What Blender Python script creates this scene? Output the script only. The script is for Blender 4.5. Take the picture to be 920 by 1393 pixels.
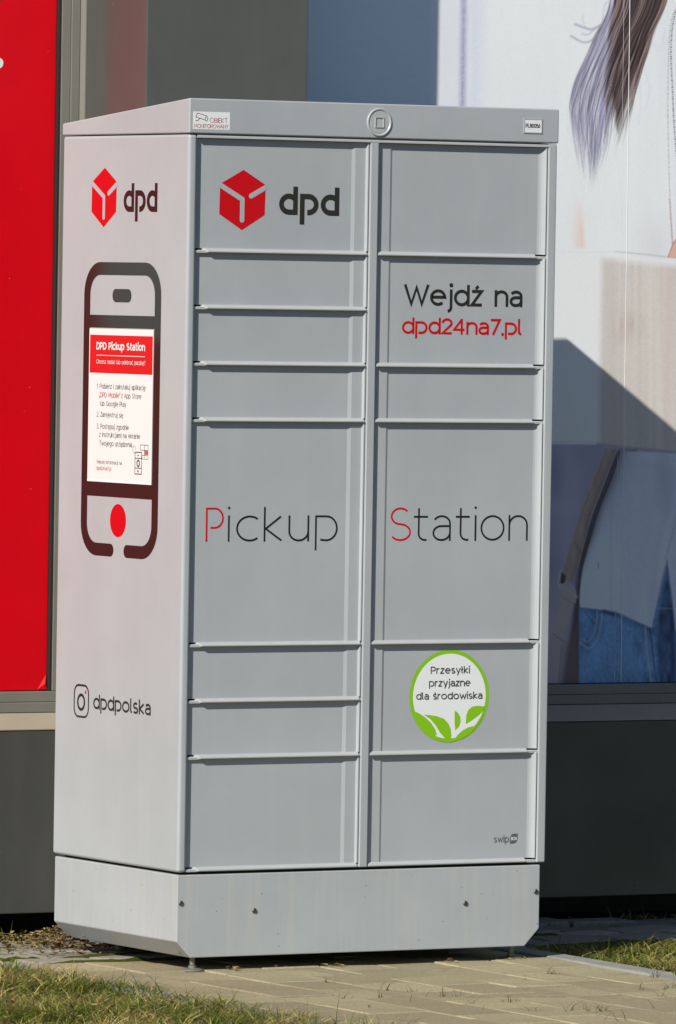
import bpy, bmesh, math, random
import numpy as np
from mathutils import Vector, Matrix, Euler

scene = bpy.context.scene
for o in list(bpy.data.objects):
    bpy.data.objects.remove(o)
random.seed(7)
rng = np.random.default_rng(11)
COL = scene.collection

# ------------------------------------------------------------------ camera
cam = bpy.data.cameras.new('camera')
cam_o = bpy.data.objects.new('camera', cam); COL.objects.link(cam_o)
fwd = Vector((0.5057396804, 0.8621569712, -0.0302114641)).normalized()
rgt = Vector((0.8626855236, -0.5054709536, 0.0165167313)).normalized()
up = rgt.cross(fwd).normalized()
M = Matrix.Identity(4)
for i in range(3):
    M[i][0], M[i][1], M[i][2] = rgt[i], up[i], -fwd[i]
M[0][3], M[1][3], M[2][3] = -8.5228196, -15.2401598, 1.6019125
cam_o.matrix_world = M
cam.sensor_fit = 'VERTICAL'; cam.sensor_height = 24.0
cam.lens = 10220.645 / 1393.0 * 24.0
cam.clip_start = 0.5; cam.clip_end = 2000
scene.camera = cam_o

# ------------------------------------------------------------------ sky, sun, exposure
SA, SB = 1.73, 1.305                       # sunlight travels along (SA, 1, -SB)
sun_el = math.atan2(SB, math.hypot(SA, 1)); sun_az = math.atan2(-SA, -1)
w = bpy.data.worlds.new('World'); scene.world = w; w.use_nodes = True
nt = w.node_tree; nt.nodes.clear()
sky = nt.nodes.new('ShaderNodeTexSky'); sky.sky_type = 'NISHITA'; sky.sun_disc = False
sky.sun_elevation = sun_el; sky.sun_rotation = sun_az
sky.air_density = 1.0; sky.dust_density = 0.1; sky.ozone_density = 4.0
bg = nt.nodes.new('ShaderNodeBackground'); bg.inputs[1].default_value = 0.064
wo = nt.nodes.new('ShaderNodeOutputWorld')
nt.links.new(sky.outputs[0], bg.inputs[0]); nt.links.new(bg.outputs[0], wo.inputs[0])
sun = bpy.data.lights.new('sun', 'SUN'); sun.energy = 4.6; sun.angle = math.radians(0.53); sun.color = (1.0, 0.952, 0.845)
sun_o = bpy.data.objects.new('sun', sun); COL.objects.link(sun_o)
sun_o.rotation_euler = Vector((SA, 1, -SB)).to_track_quat('-Z', 'Y').to_euler(); sun_o.location = (-8, -6, 9)
vs = scene.view_settings
vs.view_transform = 'Standard'; vs.look = 'None'; vs.gamma = 1.0; vs.use_curve_mapping = False
vs.exposure = 0.27

# ------------------------------------------------------------------ materials
MATS = {}
def mat(name, color, rough=0.5, spec=0.5, metal=0.0, var=0.0, vscale=8.0, bump=0.0, bscale=60.0, bdist=0.002,
        objvar=0.0, attr=None, rvar=0.0, streak=None, coat=0.0, speck=None):
    m = bpy.data.materials.new(name); m.use_nodes = True
    t = m.node_tree; b = t.nodes['Principled BSDF']; N = t.nodes.new; L = t.links.new
    b.inputs['Roughness'].default_value = rough; b.inputs['Metallic'].default_value = metal
    b.inputs['Specular IOR Level'].default_value = spec
    b.inputs['Coat Weight'].default_value = coat
    tc = N('ShaderNodeTexCoord'); co = tc.outputs['Object']
    if attr:
        a = N('ShaderNodeAttribute'); a.attribute_name = attr; cur = a.outputs['Color']
    else:
        rgb = N('ShaderNodeRGB'); rgb.outputs[0].default_value = (*color, 1); cur = rgb.outputs[0]
    def vmul(cur, fac_socket, lo, hi, f0=0.3, f1=0.7):
        mr = N('ShaderNodeMapRange'); mr.inputs[1].default_value = f0; mr.inputs[2].default_value = f1
        mr.inputs[3].default_value = lo; mr.inputs[4].default_value = hi; L(fac_socket, mr.inputs[0])
        h = N('ShaderNodeVectorMath'); h.operation = 'SCALE'; L(cur, h.inputs[0]); L(mr.outputs[0], h.inputs['Scale'])
        return h.outputs[0]
    if var:
        n = N('ShaderNodeTexNoise'); n.inputs['Scale'].default_value = vscale; n.inputs['Detail'].default_value = 6
        n.inputs['Roughness'].default_value = 0.65
        L(co, n.inputs['Vector']); cur = vmul(cur, n.outputs[0], 1 - var, 1 + var)
    if objvar:
        oi = N('ShaderNodeObjectInfo'); cur = vmul(cur, oi.outputs['Random'], 1 - objvar, 1 + objvar, 0, 1)
    if streak:
        sc, amt, col = streak
        mp = N('ShaderNodeMapping'); mp.inputs['Scale'].default_value = sc; L(co, mp.inputs[0])
        n = N('ShaderNodeTexNoise'); n.inputs['Scale'].default_value = 1.0; n.inputs['Detail'].default_value = 5; L(mp.outputs[0], n.inputs['Vector'])
        mr = N('ShaderNodeMapRange'); mr.inputs[1].default_value = 0.5; mr.inputs[2].default_value = 0.8
        mr.inputs[3].default_value = 0; mr.inputs[4].default_value = amt; L(n.outputs[0], mr.inputs[0])
        mx = N('ShaderNodeMix'); mx.data_type = 'RGBA'; L(mr.outputs[0], mx.inputs[0]); L(cur, mx.inputs[6]); mx.inputs[7].default_value = (*col, 1)
        cur = mx.outputs[2]
    if speck:
        sc, thr, col = speck
        n = N('ShaderNodeTexVoronoi'); n.inputs['Scale'].default_value = sc; L(co, n.inputs['Vector'])
        mr = N('ShaderNodeMapRange'); mr.inputs[1].default_value = thr; mr.inputs[2].default_value = thr * 0.6
        mr.inputs[3].default_value = 0; mr.inputs[4].default_value = 0.8; L(n.outputs['Distance'], mr.inputs[0])
        mx = N('ShaderNodeMix'); mx.data_type = 'RGBA'; L(mr.outputs[0], mx.inputs[0]); L(cur, mx.inputs[6]); mx.inputs[7].default_value = (*col, 1)
        cur = mx.outputs[2]
    L(cur, b.inputs['Base Color'])
    if rvar:
        n = N('ShaderNodeTexNoise'); n.inputs['Scale'].default_value = 5; n.inputs['Detail'].default_value = 4; L(co, n.inputs['Vector'])
        mr = N('ShaderNodeMapRange'); mr.inputs[1].default_value = .3; mr.inputs[2].default_value = .7
        mr.inputs[3].default_value = rough - rvar; mr.inputs[4].default_value = rough + rvar; L(n.outputs[0], mr.inputs[0]); L(mr.outputs[0], b.inputs['Roughness'])
    if bump:
        n = N('ShaderNodeTexNoise'); n.inputs['Scale'].default_value = bscale; n.inputs['Detail'].default_value = 6; n.inputs['Roughness'].default_value = .7
        L(co, n.inputs['Vector'])
        bp = N('ShaderNodeBump'); bp.inputs['Strength'].default_value = bump; bp.inputs['Distance'].default_value = bdist
        L(n.outputs[0], bp.inputs['Height']); L(bp.outputs[0], b.inputs['Normal'])
    MATS[name] = m
    return m

PAINT = (0.372, 0.396, 0.420)
mat('locker_paint', PAINT, rough=.38, spec=.45, var=.06, vscale=2.6, objvar=.014, streak=((34, 34, 1.3), .10, (.50, .50, .48)), bump=.12, bscale=700, bdist=.0003, rvar=.06)
mat('locker_paint_dirty', PAINT, rough=.45, spec=.4, var=.05, vscale=5, bump=.12, bscale=700, bdist=.0003,
    streak=((60, 60, 3.0), .50, (.48, .46, .41)), speck=(34, .075, (.12, .10, .08)))
mat('locker_trim', (.40, .415, .42), rough=.35, spec=.5, var=.04, vscale=20)
mat('locker_inside', (.03, .03, .032), rough=.8)
mat('black_vinyl', (.016, .015, .014), rough=.13, spec=.5)
mat('red_vinyl', (.53, .003, .008), rough=.45, spec=.2)
mat('red_print', (.58, .010, .012), rough=.45, spec=.25)
mat('white_sticker', (.76, .78, .80), rough=.35)
mat('paper', (.70, .71, .72), rough=.45)
mat('grey_print', (.13, .12, .115), rough=.5)
mat('dark_print', (.03, .03, .03), rough=.5)
mat('rose_print', (.42, .10, .10), rough=.5)
mat('green_print', (.22, .50, .006), rough=.4)
mat('swip_print', (.10, .105, .11), rough=.4)
mat('screw_metal', (.20, .18, .155), rough=.35, metal=.9)
mat('galvanised', (.22, .205, .175), rough=.55, metal=.4, var=.25, vscale=60)
mat('cladding', (.070, .073, .068), rough=.20, spec=.75, var=.10, vscale=3, rvar=.05, bump=.05, bscale=400, bdist=.0003, speck=(16, .028, (.30, .29, .25)), streak=((9, 9, 2.0), .22, (.12, .115, .10)))
mat('frame_metal', (.185, .185, .165), rough=.35, spec=.5, var=.08, vscale=4)
mat('frame_trim', (.185, .18, .155), rough=.35, spec=.5, var=.06, vscale=5)
mat('sill_metal', (.32, .28, .22), rough=.4, spec=.5, var=.08, vscale=6)
mat('gasket', (.012, .012, .012), rough=.7)
mat('pane_glass', (.01, .012, .014), rough=.05)
mat('foundation', (.05, .05, .048), rough=.9, var=.2)
mat('facade_upper', (.10, .10, .095), rough=.5, var=.1)
mat('red_poster', (.63, .002, .009), rough=.4, spec=.18, var=.05, vscale=6, speck=(22, .03, (.75, .25, .2)))
mat('pale_poster', (.62, .62, .60), rough=.33, spec=.35, var=.1, vscale=5)
mat('poster_print', (1, 1, 1), rough=.42, spec=.3, attr='Col')
mat('film_edge', (.77, .81, .83), rough=.4)
mat('paver_beige', (.34, .295, .185), rough=.85, spec=.2, var=.26, vscale=95, objvar=.17, bump=.7, bscale=240, bdist=.004, speck=(190, .24, (.42, .37, .26)), streak=((5, 5, 5), .35, (.20, .175, .12)))
mat('paver_grey', (.25, .235, .195), rough=.85, spec=.2, var=.22, vscale=70, objvar=.25, bump=.5, bscale=260, bdist=.003)
mat('kerb_concrete', (.265, .26, .238), rough=.85, spec=.2, var=.14, vscale=10, bump=.4, bscale=200, bdist=.003)
mat('joint_sand', (.305, .265, .175), rough=.95, spec=.1, var=.25, vscale=40, bump=.6, bscale=300, bdist=.004)
mat('soil', (.105, .078, .045), rough=.95, spec=.1, var=.45, vscale=16, bump=.8, bscale=60, bdist=.02)
mat('far_ground', (.14, .125, .085), rough=.95, spec=.1, var=.3, vscale=.6)
mat('moss', (.060, .075, .012), rough=.95, spec=.1, var=.35, vscale=60, bump=.9, bscale=350, bdist=.006)
mat('grass_blade', (1, 1, 1), rough=.55, spec=.3, attr='Col')
mat('weed_leaf', (.085, .105, .030), rough=.55, spec=.3, var=.3, vscale=30, objvar=.3)
mat('dry_leaf', (1, 1, 1), rough=.75, spec=.2, attr='Col')

def translucent(name, amount):
    t = MATS[name].node_tree; b = t.nodes['Principled BSDF']; out = t.nodes['Material Output']
    tr = t.nodes.new('ShaderNodeBsdfTranslucent'); mx = t.nodes.new('ShaderNodeMixShader'); mx.inputs[0].default_value = amount
    t.links.new(b.inputs['Base Color'].links[0].from_socket, tr.inputs[0]); t.links.new(b.outputs[0], mx.inputs[1]); t.links.new(tr.outputs[0], mx.inputs[2]); t.links.new(mx.outputs[0], out.inputs[0])
translucent('grass_blade', .3); translucent('weed_leaf', .3)

# ------------------------------------------------------------------ helpers
def link(o, parent=None, world=True):
    COL.objects.link(o)
    if parent is not None:
        o.parent = parent
        if world and parent.type == 'EMPTY':
            o.matrix_parent_inverse = parent.matrix_basis.inverted()
    return o
def mesh_obj(name, verts, faces, material, parent=None, world=True, smooth=False, bevel=0, bseg=2):
    me = bpy.data.meshes.new(name); me.from_pydata([tuple(v) for v in verts], [], faces)
    bm = bmesh.new(); bm.from_mesh(me); bmesh.ops.recalc_face_normals(bm, faces=bm.faces); bm.to_mesh(me); bm.free()
    me.materials.append(MATS[material])
    o = bpy.data.objects.new(name, me); link(o, parent, world)
    if smooth:
        me.polygons.foreach_set('use_smooth', [True] * len(me.polygons))
    if bevel:
        b = o.modifiers.new('bevel', 'BEVEL'); b.width = bevel; b.segments = bseg; b.limit_method = 'ANGLE'; b.angle_limit = math.radians(40)
        if bseg > 2:
            me.polygons.foreach_set('use_smooth', [True] * len(me.polygons))
            wn = o.modifiers.new('wn', 'WEIGHTED_NORMAL'); wn.keep_sharp = False
    return o
def flat_obj(name, verts, faces, material, parent=None, world=True):
    me = bpy.data.meshes.new(name); me.from_pydata([tuple(v) for v in verts], [], faces)
    me.materials.append(MATS[material]); o = bpy.data.objects.new(name, me); return link(o, parent, world)
def box_vf(x0, x1, y0, y1, z0, z1):
    v = [(x, y, z) for z in (z0, z1) for y in (y0, y1) for x in (x0, x1)]
    f = [(0, 2, 3, 1), (4, 5, 7, 6), (0, 1, 5, 4), (2, 6, 7, 3), (0, 4, 6, 2), (1, 3, 7, 5)]
    return v, f
def box(name, x0, x1, y0, y1, z0, z1, material, parent=None, world=True, bevel=0, bseg=2):
    return mesh_obj(name, *box_vf(x0, x1, y0, y1, z0, z1), material, parent, world, bevel=bevel, bseg=bseg)
def join_vf(parts):
    V, F = [], []
    for v, f in parts:
        n = len(V); V += list(v); F += [tuple(i + n for i in q) for q in f]
    return V, F
def prism(poly, fn0, fn1):
    """poly of 2-D points; fn0/fn1 map a point to the two 3-D ends"""
    n = len(poly)
    v = [fn0(p) for p in poly] + [fn1(p) for p in poly]
    f = [tuple(range(n)), tuple(range(2 * n - 1, n - 1, -1))]
    f += [(i, (i + 1) % n, n + (i + 1) % n, n + i) for i in range(n)]
    return v, f
def lathe(profile, seg, fn):
    """profile [(r,h)], fn(x,y,h)->3-D"""
    v, f = [], []
    for r, h in profile:
        for k in range(seg):
            a = 2 * math.pi * k / seg; v.append(fn(r * math.cos(a), r * math.sin(a), h))
    for j in range(len(profile) - 1):
        for k in range(seg):
            f.append((j * seg + k, j * seg + (k + 1) % seg, (j + 1) * seg + (k + 1) % seg, (j + 1) * seg + k))
    f.append(tuple(range(seg))); f.append(tuple((len(profile) - 1) * seg + k for k in range(seg)))
    return v, f
def empty(name, loc, rz=0):
    o = bpy.data.objects.new(name, None); COL.objects.link(o); o.location = loc; o.rotation_euler = (0, 0, rz)
    o.empty_display_size = .2
    return o
def tag(o, label=None, cat=None, group=None, kind=None):
    if label: o['label'] = label
    if cat: o['category'] = cat
    if group: o['group'] = group
    if kind: o['kind'] = kind
    return o
def fast_mesh(name, V, F, material, cols=None):
    """V (n,3) array, F (m,4) or (m,3) array"""
    me = bpy.data.meshes.new(name); V = np.asarray(V, np.float32); F = np.asarray(F, np.int32); k = F.shape[1]
    me.vertices.add(len(V)); me.vertices.foreach_set('co', V.ravel())
    me.loops.add(F.size); me.loops.foreach_set('vertex_index', F.ravel())
    me.polygons.add(len(F)); me.polygons.foreach_set('loop_start', np.arange(0, F.size, k, dtype=np.int32))
    me.polygons.foreach_set('loop_total', np.full(len(F), k, np.int32))
    me.update(calc_edges=True); me.validate()
    if cols is not None:
        a = me.color_attributes.new('Col', 'FLOAT_COLOR', 'POINT')
        c = np.ones((len(V), 4), np.float32); c[:, :3] = cols; a.data.foreach_set('color', c.ravel())
    me.materials.append(MATS[material])
    return me

# ------------------------------------------------------------------ stroke lettering
X = .755
def A(cx, cy, rx, ry, a0, a1):
    n = max(3, int(abs(a1 - a0) / 15))
    return [(cx + rx * math.cos(math.radians(a0 + (a1 - a0) * i / n)), cy + ry * math.sin(math.radians(a0 + (a1 - a0) * i / n))) for i in range(n + 1)]
def DOT(x, y): return ('dot', x, y)
HX = X / 2
G = {}
G['a'] = (.50, [A(.25, .52, .25, .235, 150, 0) + [(.5, 0)], [(.5, .44), (.25, .44)] + A(.235, .22, .235, .22, 90, 270) + A(.26, .24, .24, .24, 275, 345)])
G['b'] = (.60, [[(0, 1.02), (0, 0)], A(.30, HX, .30, HX, 165, -165)])
G['c'] = (.56, [A(.36, HX, .36, HX, 52, 308)])
G['d'] = (.60, [[(.6, 1.02), (.6, 0)], A(.30, HX, .30, HX, 15, 345)])
G['e'] = (.62, [[(.03, .40), (.62, .40)] + A(.31, HX, .31, HX, 4, 312)])
G['f'] = (.38, [[(.14, 0)] + A(.36, .80, .22, .22, 180, 85), [(0, X - .03), (.36, X - .03)]])
G['g'] = (.60, [[(.6, X)] + A(.31, -.02, .29, .24, 0, -140), A(.30, HX, .30, HX, 15, 345)])
G['h'] = (.54, [[(0, 1.02), (0, 0)], A(.27, .47, .27, .285, 180, 0) + [(.54, 0)]])
G['i'] = (.02, [[(.01, 0), (.01, X)], DOT(.01, .99)])
G['j'] = (.14, [[(.12, X)] + A(-.06, -.06, .18, .19, 0, -80), DOT(.12, .99)])
G['k'] = (.48, [[(0, 1.02), (0, 0)], [(.46, X), (.03, .37), (.48, 0)]])
G['l'] = (.12, [[(0, 1.02)] + A(.14, .14, .14, .14, 180, 270)])
G['ł'] = (.16, [[(.04, 1.02)] + A(.18, .14, .14, .14, 180, 270), [(-.09, .44), (.19, .66)]])
G['m'] = (.90, [[(0, X), (0, 0)], A(.225, .50, .225, .255, 180, 0) + [(.45, 0)], A(.675, .50, .225, .255, 180, 0) + [(.9, 0)]])
G['n'] = (.54, [[(0, X), (0, 0)], A(.27, .47, .27, .285, 180, 0) + [(.54, 0)]])
G['o'] = (.68, [A(.34, HX, .34, HX, 90, 450)])
G['p'] = (.60, [[(0, X), (0, -.27)], [(.02, X)] + [(.28, X)] + A(.30, HX, .30, HX, 90, -100) + [(.13, .02)]])
G['r'] = (.32, [[(0, X), (0, 0)], A(.28, .47, .28, .285, 180, 78)])
G['s'] = (.44, [A(.22, .565, .20, .19, 40, 270) + A(.22, .188, .22, .188, 85, -145)])
G['t'] = (.42, [[(.15, .98)] + A(.34, .2, .19, .2, 180, 285), [(0, X - .02), (.42, X - .02)]])
G['u'] = (.54, [[(0, X)] + A(.27, .28, .27, .28, 180, 360) + [(.54, .3)], [(.54, X), (.54, 0)]])
G['w'] = (.84, [[(0, X), (.21, 0), (.42, X * .85), (.63, 0), (.84, X)]])
G['y'] = (.52, [[(0, X), (.27, .02)], [(.52, X), (.18, -.27)]])
G['z'] = (.46, [[(0, X), (.44, X), (0, 0), (.46, 0)]])
def acute(g, x, y=.88): return (g[0], g[1] + [[(x - .05, y), (x + .08, y + .17)]])
def ogonek(g, x): return (g[0], g[1] + [A(x + .08, -.09, .1, .1, 110, 300)])
G['ć'] = acute(G['c'], .36); G['ś'] = acute(G['s'], .22); G['ź'] = acute(G['z'], .22)
G['ą'] = ogonek(G['a'], .42); G['ę'] = ogonek(G['e'], .38)
G['P'] = (.56, [[(0, 0), (0, 1), (.28, 1)] + A(.28, .70, .28, .30, 90, -90) + [(.13, .40)]])
G['S'] = (.60, [A(.30, .75, .27, .25, 40, 270) + A(.30, .25, .30, .25, 85, -145)])
G['W'] = (1.02, [[(0, 1), (.27, 0), (.51, .92), (.75, 0), (1.02, 1)]])
G['D'] = (.70, [[(0, 0), (0, 1), (.28, 1)] + A(.28, .5, .42, .5, 90, -90) + [(0, 0)]])
G['C'] = (.74, [A(.48, .5, .48, .5, 52, 308)])
G['O'] = (.92, [A(.46, .5, .46, .5, 90, 450)])
G['B'] = (.56, [[(0, .02), (0, 1), (.28, 1)] + A(.28, .77, .24, .23, 90, -90) + [(.03, .54)], [(.05, .53), (.28, .53)] + A(.28, .265, .28, .265, 90, -90) + [(0, 0)]])
G['I'] = (.02, [[(.01, 0), (.01, 1)]])
G['E'] = (.50, [[(.5, 1), (0, 1), (0, 0), (.5, 0)], [(0, .52), (.44, .52)]])
G['K'] = (.56, [[(0, 1), (0, 0)], [(.53, 1), (.03, .48), (.56, 0)]])
G['T'] = (.66, [[(0, 1), (.66, 1)], [(.33, 1), (.33, 0)]])
G['M'] = (.84, [[(0, 0), (.06, 1), (.42, .3), (.78, 1), (.84, 0)]])
G['N'] = (.68, [[(0, 0), (0, 1), (.68, 0), (.68, 1)]])
G['R'] = (.58, [[(0, 0), (0, 1), (.28, 1)] + A(.28, .73, .27, .27, 90, -90) + [(.0, .46)], [(.26, .46), (.58, 0)]])
G['A'] = (.74, [[(0, 0), (.37, 1), (.74, 0)], [(.14, .33), (.60, .33)]])
G['Y'] = (.66, [[(0, 1), (.33, .46), (.66, 1)], [(.33, .46), (.33, 0)]])
G['L'] = (.48, [[(0, 1), (0, 0), (.48, 0)]])
G['X'] = (.66, [[(0, 1), (.66, 0)], [(.66, 1), (0, 0)]])
G['Z'] = (.60, [[(0, 1), (.58, 1), (0, 0), (.6, 0)]])
G['G'] = (.80, [A(.46, .5, .46, .5, 50, 340) + [(.86, .46), (.5, .46)]])
G['0'] = (.60, [A(.30, .5, .30, .5, 90, 450)])
G['1'] = (.26, [[(0, .82), (.22, 1), (.22, 0)]])
G['2'] = (.52, [A(.26, .73, .26, .27, 160, -35) + [(0, 0), (.54, 0)]])
G['3'] = (.52, [A(.25, .76, .24, .24, 150, -90) + [(.2, .52)], A(.25, .265, .27, .265, 95, -150)])
G['4'] = (.60, [[(.44, 1), (.0, .26), (.60, .26)], [(.44, 0), (.44, .97)]])
G['5'] = (.54, [[(.48, 1), (.08, 1), (.04, .56)] + A(.25, .31, .29, .31, 125, -140)])
G['6'] = (.56, [[(.42, 1)] + A(.28, .31, .28, .31, 150, 510)])
G['7'] = (.52, [[(0, 1), (.52, 1), (.16, 0)]])
G['8'] = (.56, [A(.28, .76, .23, .24, -90, 270), A(.28, .26, .28, .26, 90, 450)])
G['.'] = (.04, [DOT(.02, .04)])
G[','] = (.06, [[(.06, .08), (0, -.12)]])
G['?'] = (.44, [A(.22, .76, .22, .24, 160, -60) + [(.2, .42), (.2, .28)], DOT(.2, .04)])
G['„'] = (.22, [[(.06, .08), (0, -.14)], [(.22, .08), (.16, -.14)]])
G['”'] = (.22, [[(.06, 1.02), (0, .80)], [(.22, 1.02), (.16, .80)]])
G[' '] = (.30, [])

def ribbon(pts, wd, closed=False):
    P = [Vector(p) for p in pts]
    Q = [P[0]]
    for p in P[1:]:
        if (p - Q[-1]).length > 1e-7: Q.append(p)
    P = Q
    closed = len(P) > 3 and (P[0] - P[-1]).length < 1e-6
    n = len(P); Lv, Rv = [], []
    for i in range(n):
        if closed: a = P[i - 1] if i > 0 else P[-2]; b = P[i + 1] if i < n - 1 else P[1]
        else: a = P[max(i - 1, 0)]; b = P[min(i + 1, n - 1)]
        d1 = (P[i] - a); d2 = (b - P[i])
        d1 = d1.normalized() if d1.length > 1e-9 else d2.normalized()
        d2 = d2.normalized() if d2.length > 1e-9 else d1
        n1 = Vector((-d1.y, d1.x)); n2 = Vector((-d2.y, d2.x)); mm = n1 + n2
        if mm.length < .3: mm = n1 * 1.0
        else: mm = mm / (mm.length_squared) * 2
        if mm.length > 2.2: mm = mm.normalized() * 2.2
        Lv.append(P[i] + mm * wd / 2); Rv.append(P[i] - mm * wd / 2)
    V = Lv + Rv; F = [(i, i + 1, n + i + 1, n + i) for i in range(n - 1)]
    return [(v.x, v.y) for v in V], F
def disc(cx, cy, r, seg=14):
    return [(cx + r * math.cos(2 * math.pi * i / seg), cy + r * math.sin(2 * math.pi * i / seg)) for i in range(seg)], [tuple(range(seg))]
def text_geo(text, u0, v0, width, cap, wd, track=.17, glyphs=None):
    """list of (verts2d, faces); text starts at u0, baseline v0, is `width` wide (None: natural), cap height `cap`"""
    gl = glyphs or G
    tot = 0
    for i, ch in enumerate(text): tot += gl[ch][0] + (track if i < len(text) - 1 else 0)
    sx = (width - wd) / tot if width else cap
    out = []; x = 0
    for ch in text:
        for s in gl[ch][1]:
            if s[0] == 'dot':
                out.append(disc(u0 + wd / 2 + (x + s[1]) * sx, v0 + s[2] * cap, wd * .72, 10))
            else:
                pts = [(u0 + wd / 2 + (x + p[0]) * sx, v0 + wd * .5 + p[1] * (cap - wd) if p[1] >= 0 else v0 + p[1] * cap) for p in s]
                if (pts[0][0] - pts[-1][0]) ** 2 + (pts[0][1] - pts[-1][1]) ** 2 > 1e-12:
                    for e, q in ((0, 1), (-1, -2)):
                        dx, dy = pts[e][0] - pts[q][0], pts[e][1] - pts[q][1]; ln = math.hypot(dx, dy)
                        if abs(dy) > .8 * ln and s[e][1] >= 0 and ln > 1e-9: pts[e] = (pts[e][0] + dx / ln * wd / 2, pts[e][1] + dy / ln * wd / 2)
                out.append(ribbon(pts, wd))
        x += gl[ch][0] + track
    return out
def decal(name, geos, place, material, parent, off=.0004):
    """geos: list of (2-D verts, faces); place(u,v,offset)->3-D"""
    V, F = [], []
    for i, (v, f) in enumerate(geos):
        n = len(V); o = off + (i % 7) * .00005
        V += [place(p[0], p[1], o) for p in v]; F += [tuple(k + n for k in q) for q in f]
    return flat_obj(name, V, F, material, parent)
def rrect(cx, cy, w_, h_, r, seg=6):
    p = []
    for (sx, sy, a0) in ((1, 1, 0), (-1, 1, 90), (-1, -1, 180), (1, -1, 270)):
        for i in range(seg + 1):
            a = math.radians(a0 + 90 * i / seg); p.append((cx + sx * (w_ / 2 - r) + r * math.cos(a), cy + sy * (h_ / 2 - r) + r * math.sin(a)))
    return p
def poly(p): return (list(p), [tuple(range(len(p)))])

# ================================================================== GROUND
GZ = -.006
def ground_sheet():
    xs = np.concatenate([[-300, -60, -15, -5], np.arange(-2.5, 4.01, .1), [6, 15, 60, 300]])
    ys = np.concatenate([[-300, -60, -22, -8, -4], np.arange(-2.5, 1.6, .1), [3, 15, 60, 300]])
    V = []
    for y in ys:
        for x in xs:
            inside = -2.6 < x < 4.1 and -2.6 < y < 1.7
            V.append((x, y, GZ - .032 + (random.uniform(-.006, .006) if inside else 0)))
    nx = len(xs); F = [(j * nx + i, j * nx + i + 1, (j + 1) * nx + i + 1, (j + 1) * nx + i) for j in range(len(ys) - 1) for i in range(nx - 1)]
    o = flat_obj('ground', V, F, 'soil'); o.data.polygons.foreach_set('use_smooth', [True] * len(F))
    return tag(o, kind='structure')
ground_sheet()

def paver_meshes(name, lx, ly, material, n=4, h=.05, bev=.005):
    out = []
    for k in range(n):
        v = []
        for (zz, ins) in ((-h, 0), (-bev, 0), (0, bev)):
            for sx, sy in ((-1, -1), (1, -1), (1, 1), (-1, 1)):
                j = .0 if zz == -h else random.uniform(-.0012, .0012)
                v.append((sx * (lx / 2 - ins) + j, sy * (ly / 2 - ins) + random.uniform(-.001, .001), zz + (random.uniform(-.001, .001) if zz == 0 else 0)))
        f = [(8, 9, 10, 11)]
        for a in (0, 4):
            f += [(a + i, a + (i + 1) % 4, a + 4 + (i + 1) % 4, a + 4 + i) for i in range(4)]
        me = bpy.data.meshes.new(name); me.from_pydata(v, [], f); me.materials.append(MATS[material]); out.append(me)
    return out
def lay(parent, meshes, x, y, dz=.0024, tilt=.007, z=GZ):
    o = bpy.data.objects.new('paver', random.choice(meshes)); COL.objects.link(o); o.parent = parent
    o.location = (x, y, z + random.uniform(-dz, dz)); o.rotation_euler = (random.gauss(0, tilt), random.gauss(0, tilt), random.gauss(0, .006) + random.choice((0, math.pi)))
    return o
# path leading away from the wall: rows running along y
path = empty('path', (0, 0, 0)); tag(path, kind='structure')
box('joint_sand', -.235, 1.035, -2.3, .325, GZ - .05, GZ - .0022, 'joint_sand', path)
PW, PL = .1585, .205
pm = paver_meshes('paver', PW - .0042, PL - .003, 'paver_beige', bev=.0032)
for i in range(8):
    x = -.233 + PW * (i + .5)
    j = 0; y = .325 - PL / 2 - (PL / 2 if i % 2 else 0)
    while y > -2.25:
        lay(path, pm, x, y); y -= PL
    if i % 2:
        o = lay(path, pm, x, .325 - PL / 4); o.scale = (1, .48, 1)
# band of pavers along the wall: rows running along x
band = empty('pavement', (0, 0, 0)); tag(band, kind='structure')
box('joint_soil', -2.2, 3.6, .327, .93, GZ - .05, GZ - .018, 'soil', band)
BL_, BW_ = .2, .12
bmz = paver_meshes('paver', BL_ - .011, BW_ - .011, 'paver_grey')
for r in range(5):
    y = .33 + BW_ * (r + .5)
    x = -1.9 + (.1 if r % 2 else 0)
    while x < 3.4:
        lay(band, bmz, x, y, dz=.0055, tilt=.02); x += BL_
# concrete edging on both sides of the path
kerb = empty('kerb', (0, 0, 0)); tag(kerb, kind='structure')
def kerb_run(xa, width, rot):
    y = .31
    while y > -2.3:
        L_ = .75
        v, f = box_vf(-width / 2, width / 2, -L_ / 2 + .003, L_ / 2 - .003, -.14, 0)
        o = mesh_obj('kerb_stone', v, f, 'kerb_concrete', kerb, bevel=.006, bseg=2)
        yc = y - L_ / 2
        o.location = (xa + rot * (yc), yc, GZ + .002 + random.uniform(-.003, .003)); o.rotation_euler = (random.gauss(0, .003), 0, -rot)
        y -= L_
kerb_run(1.078, .072, .03)
kerb_run(-.276, .075, .0)

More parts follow.
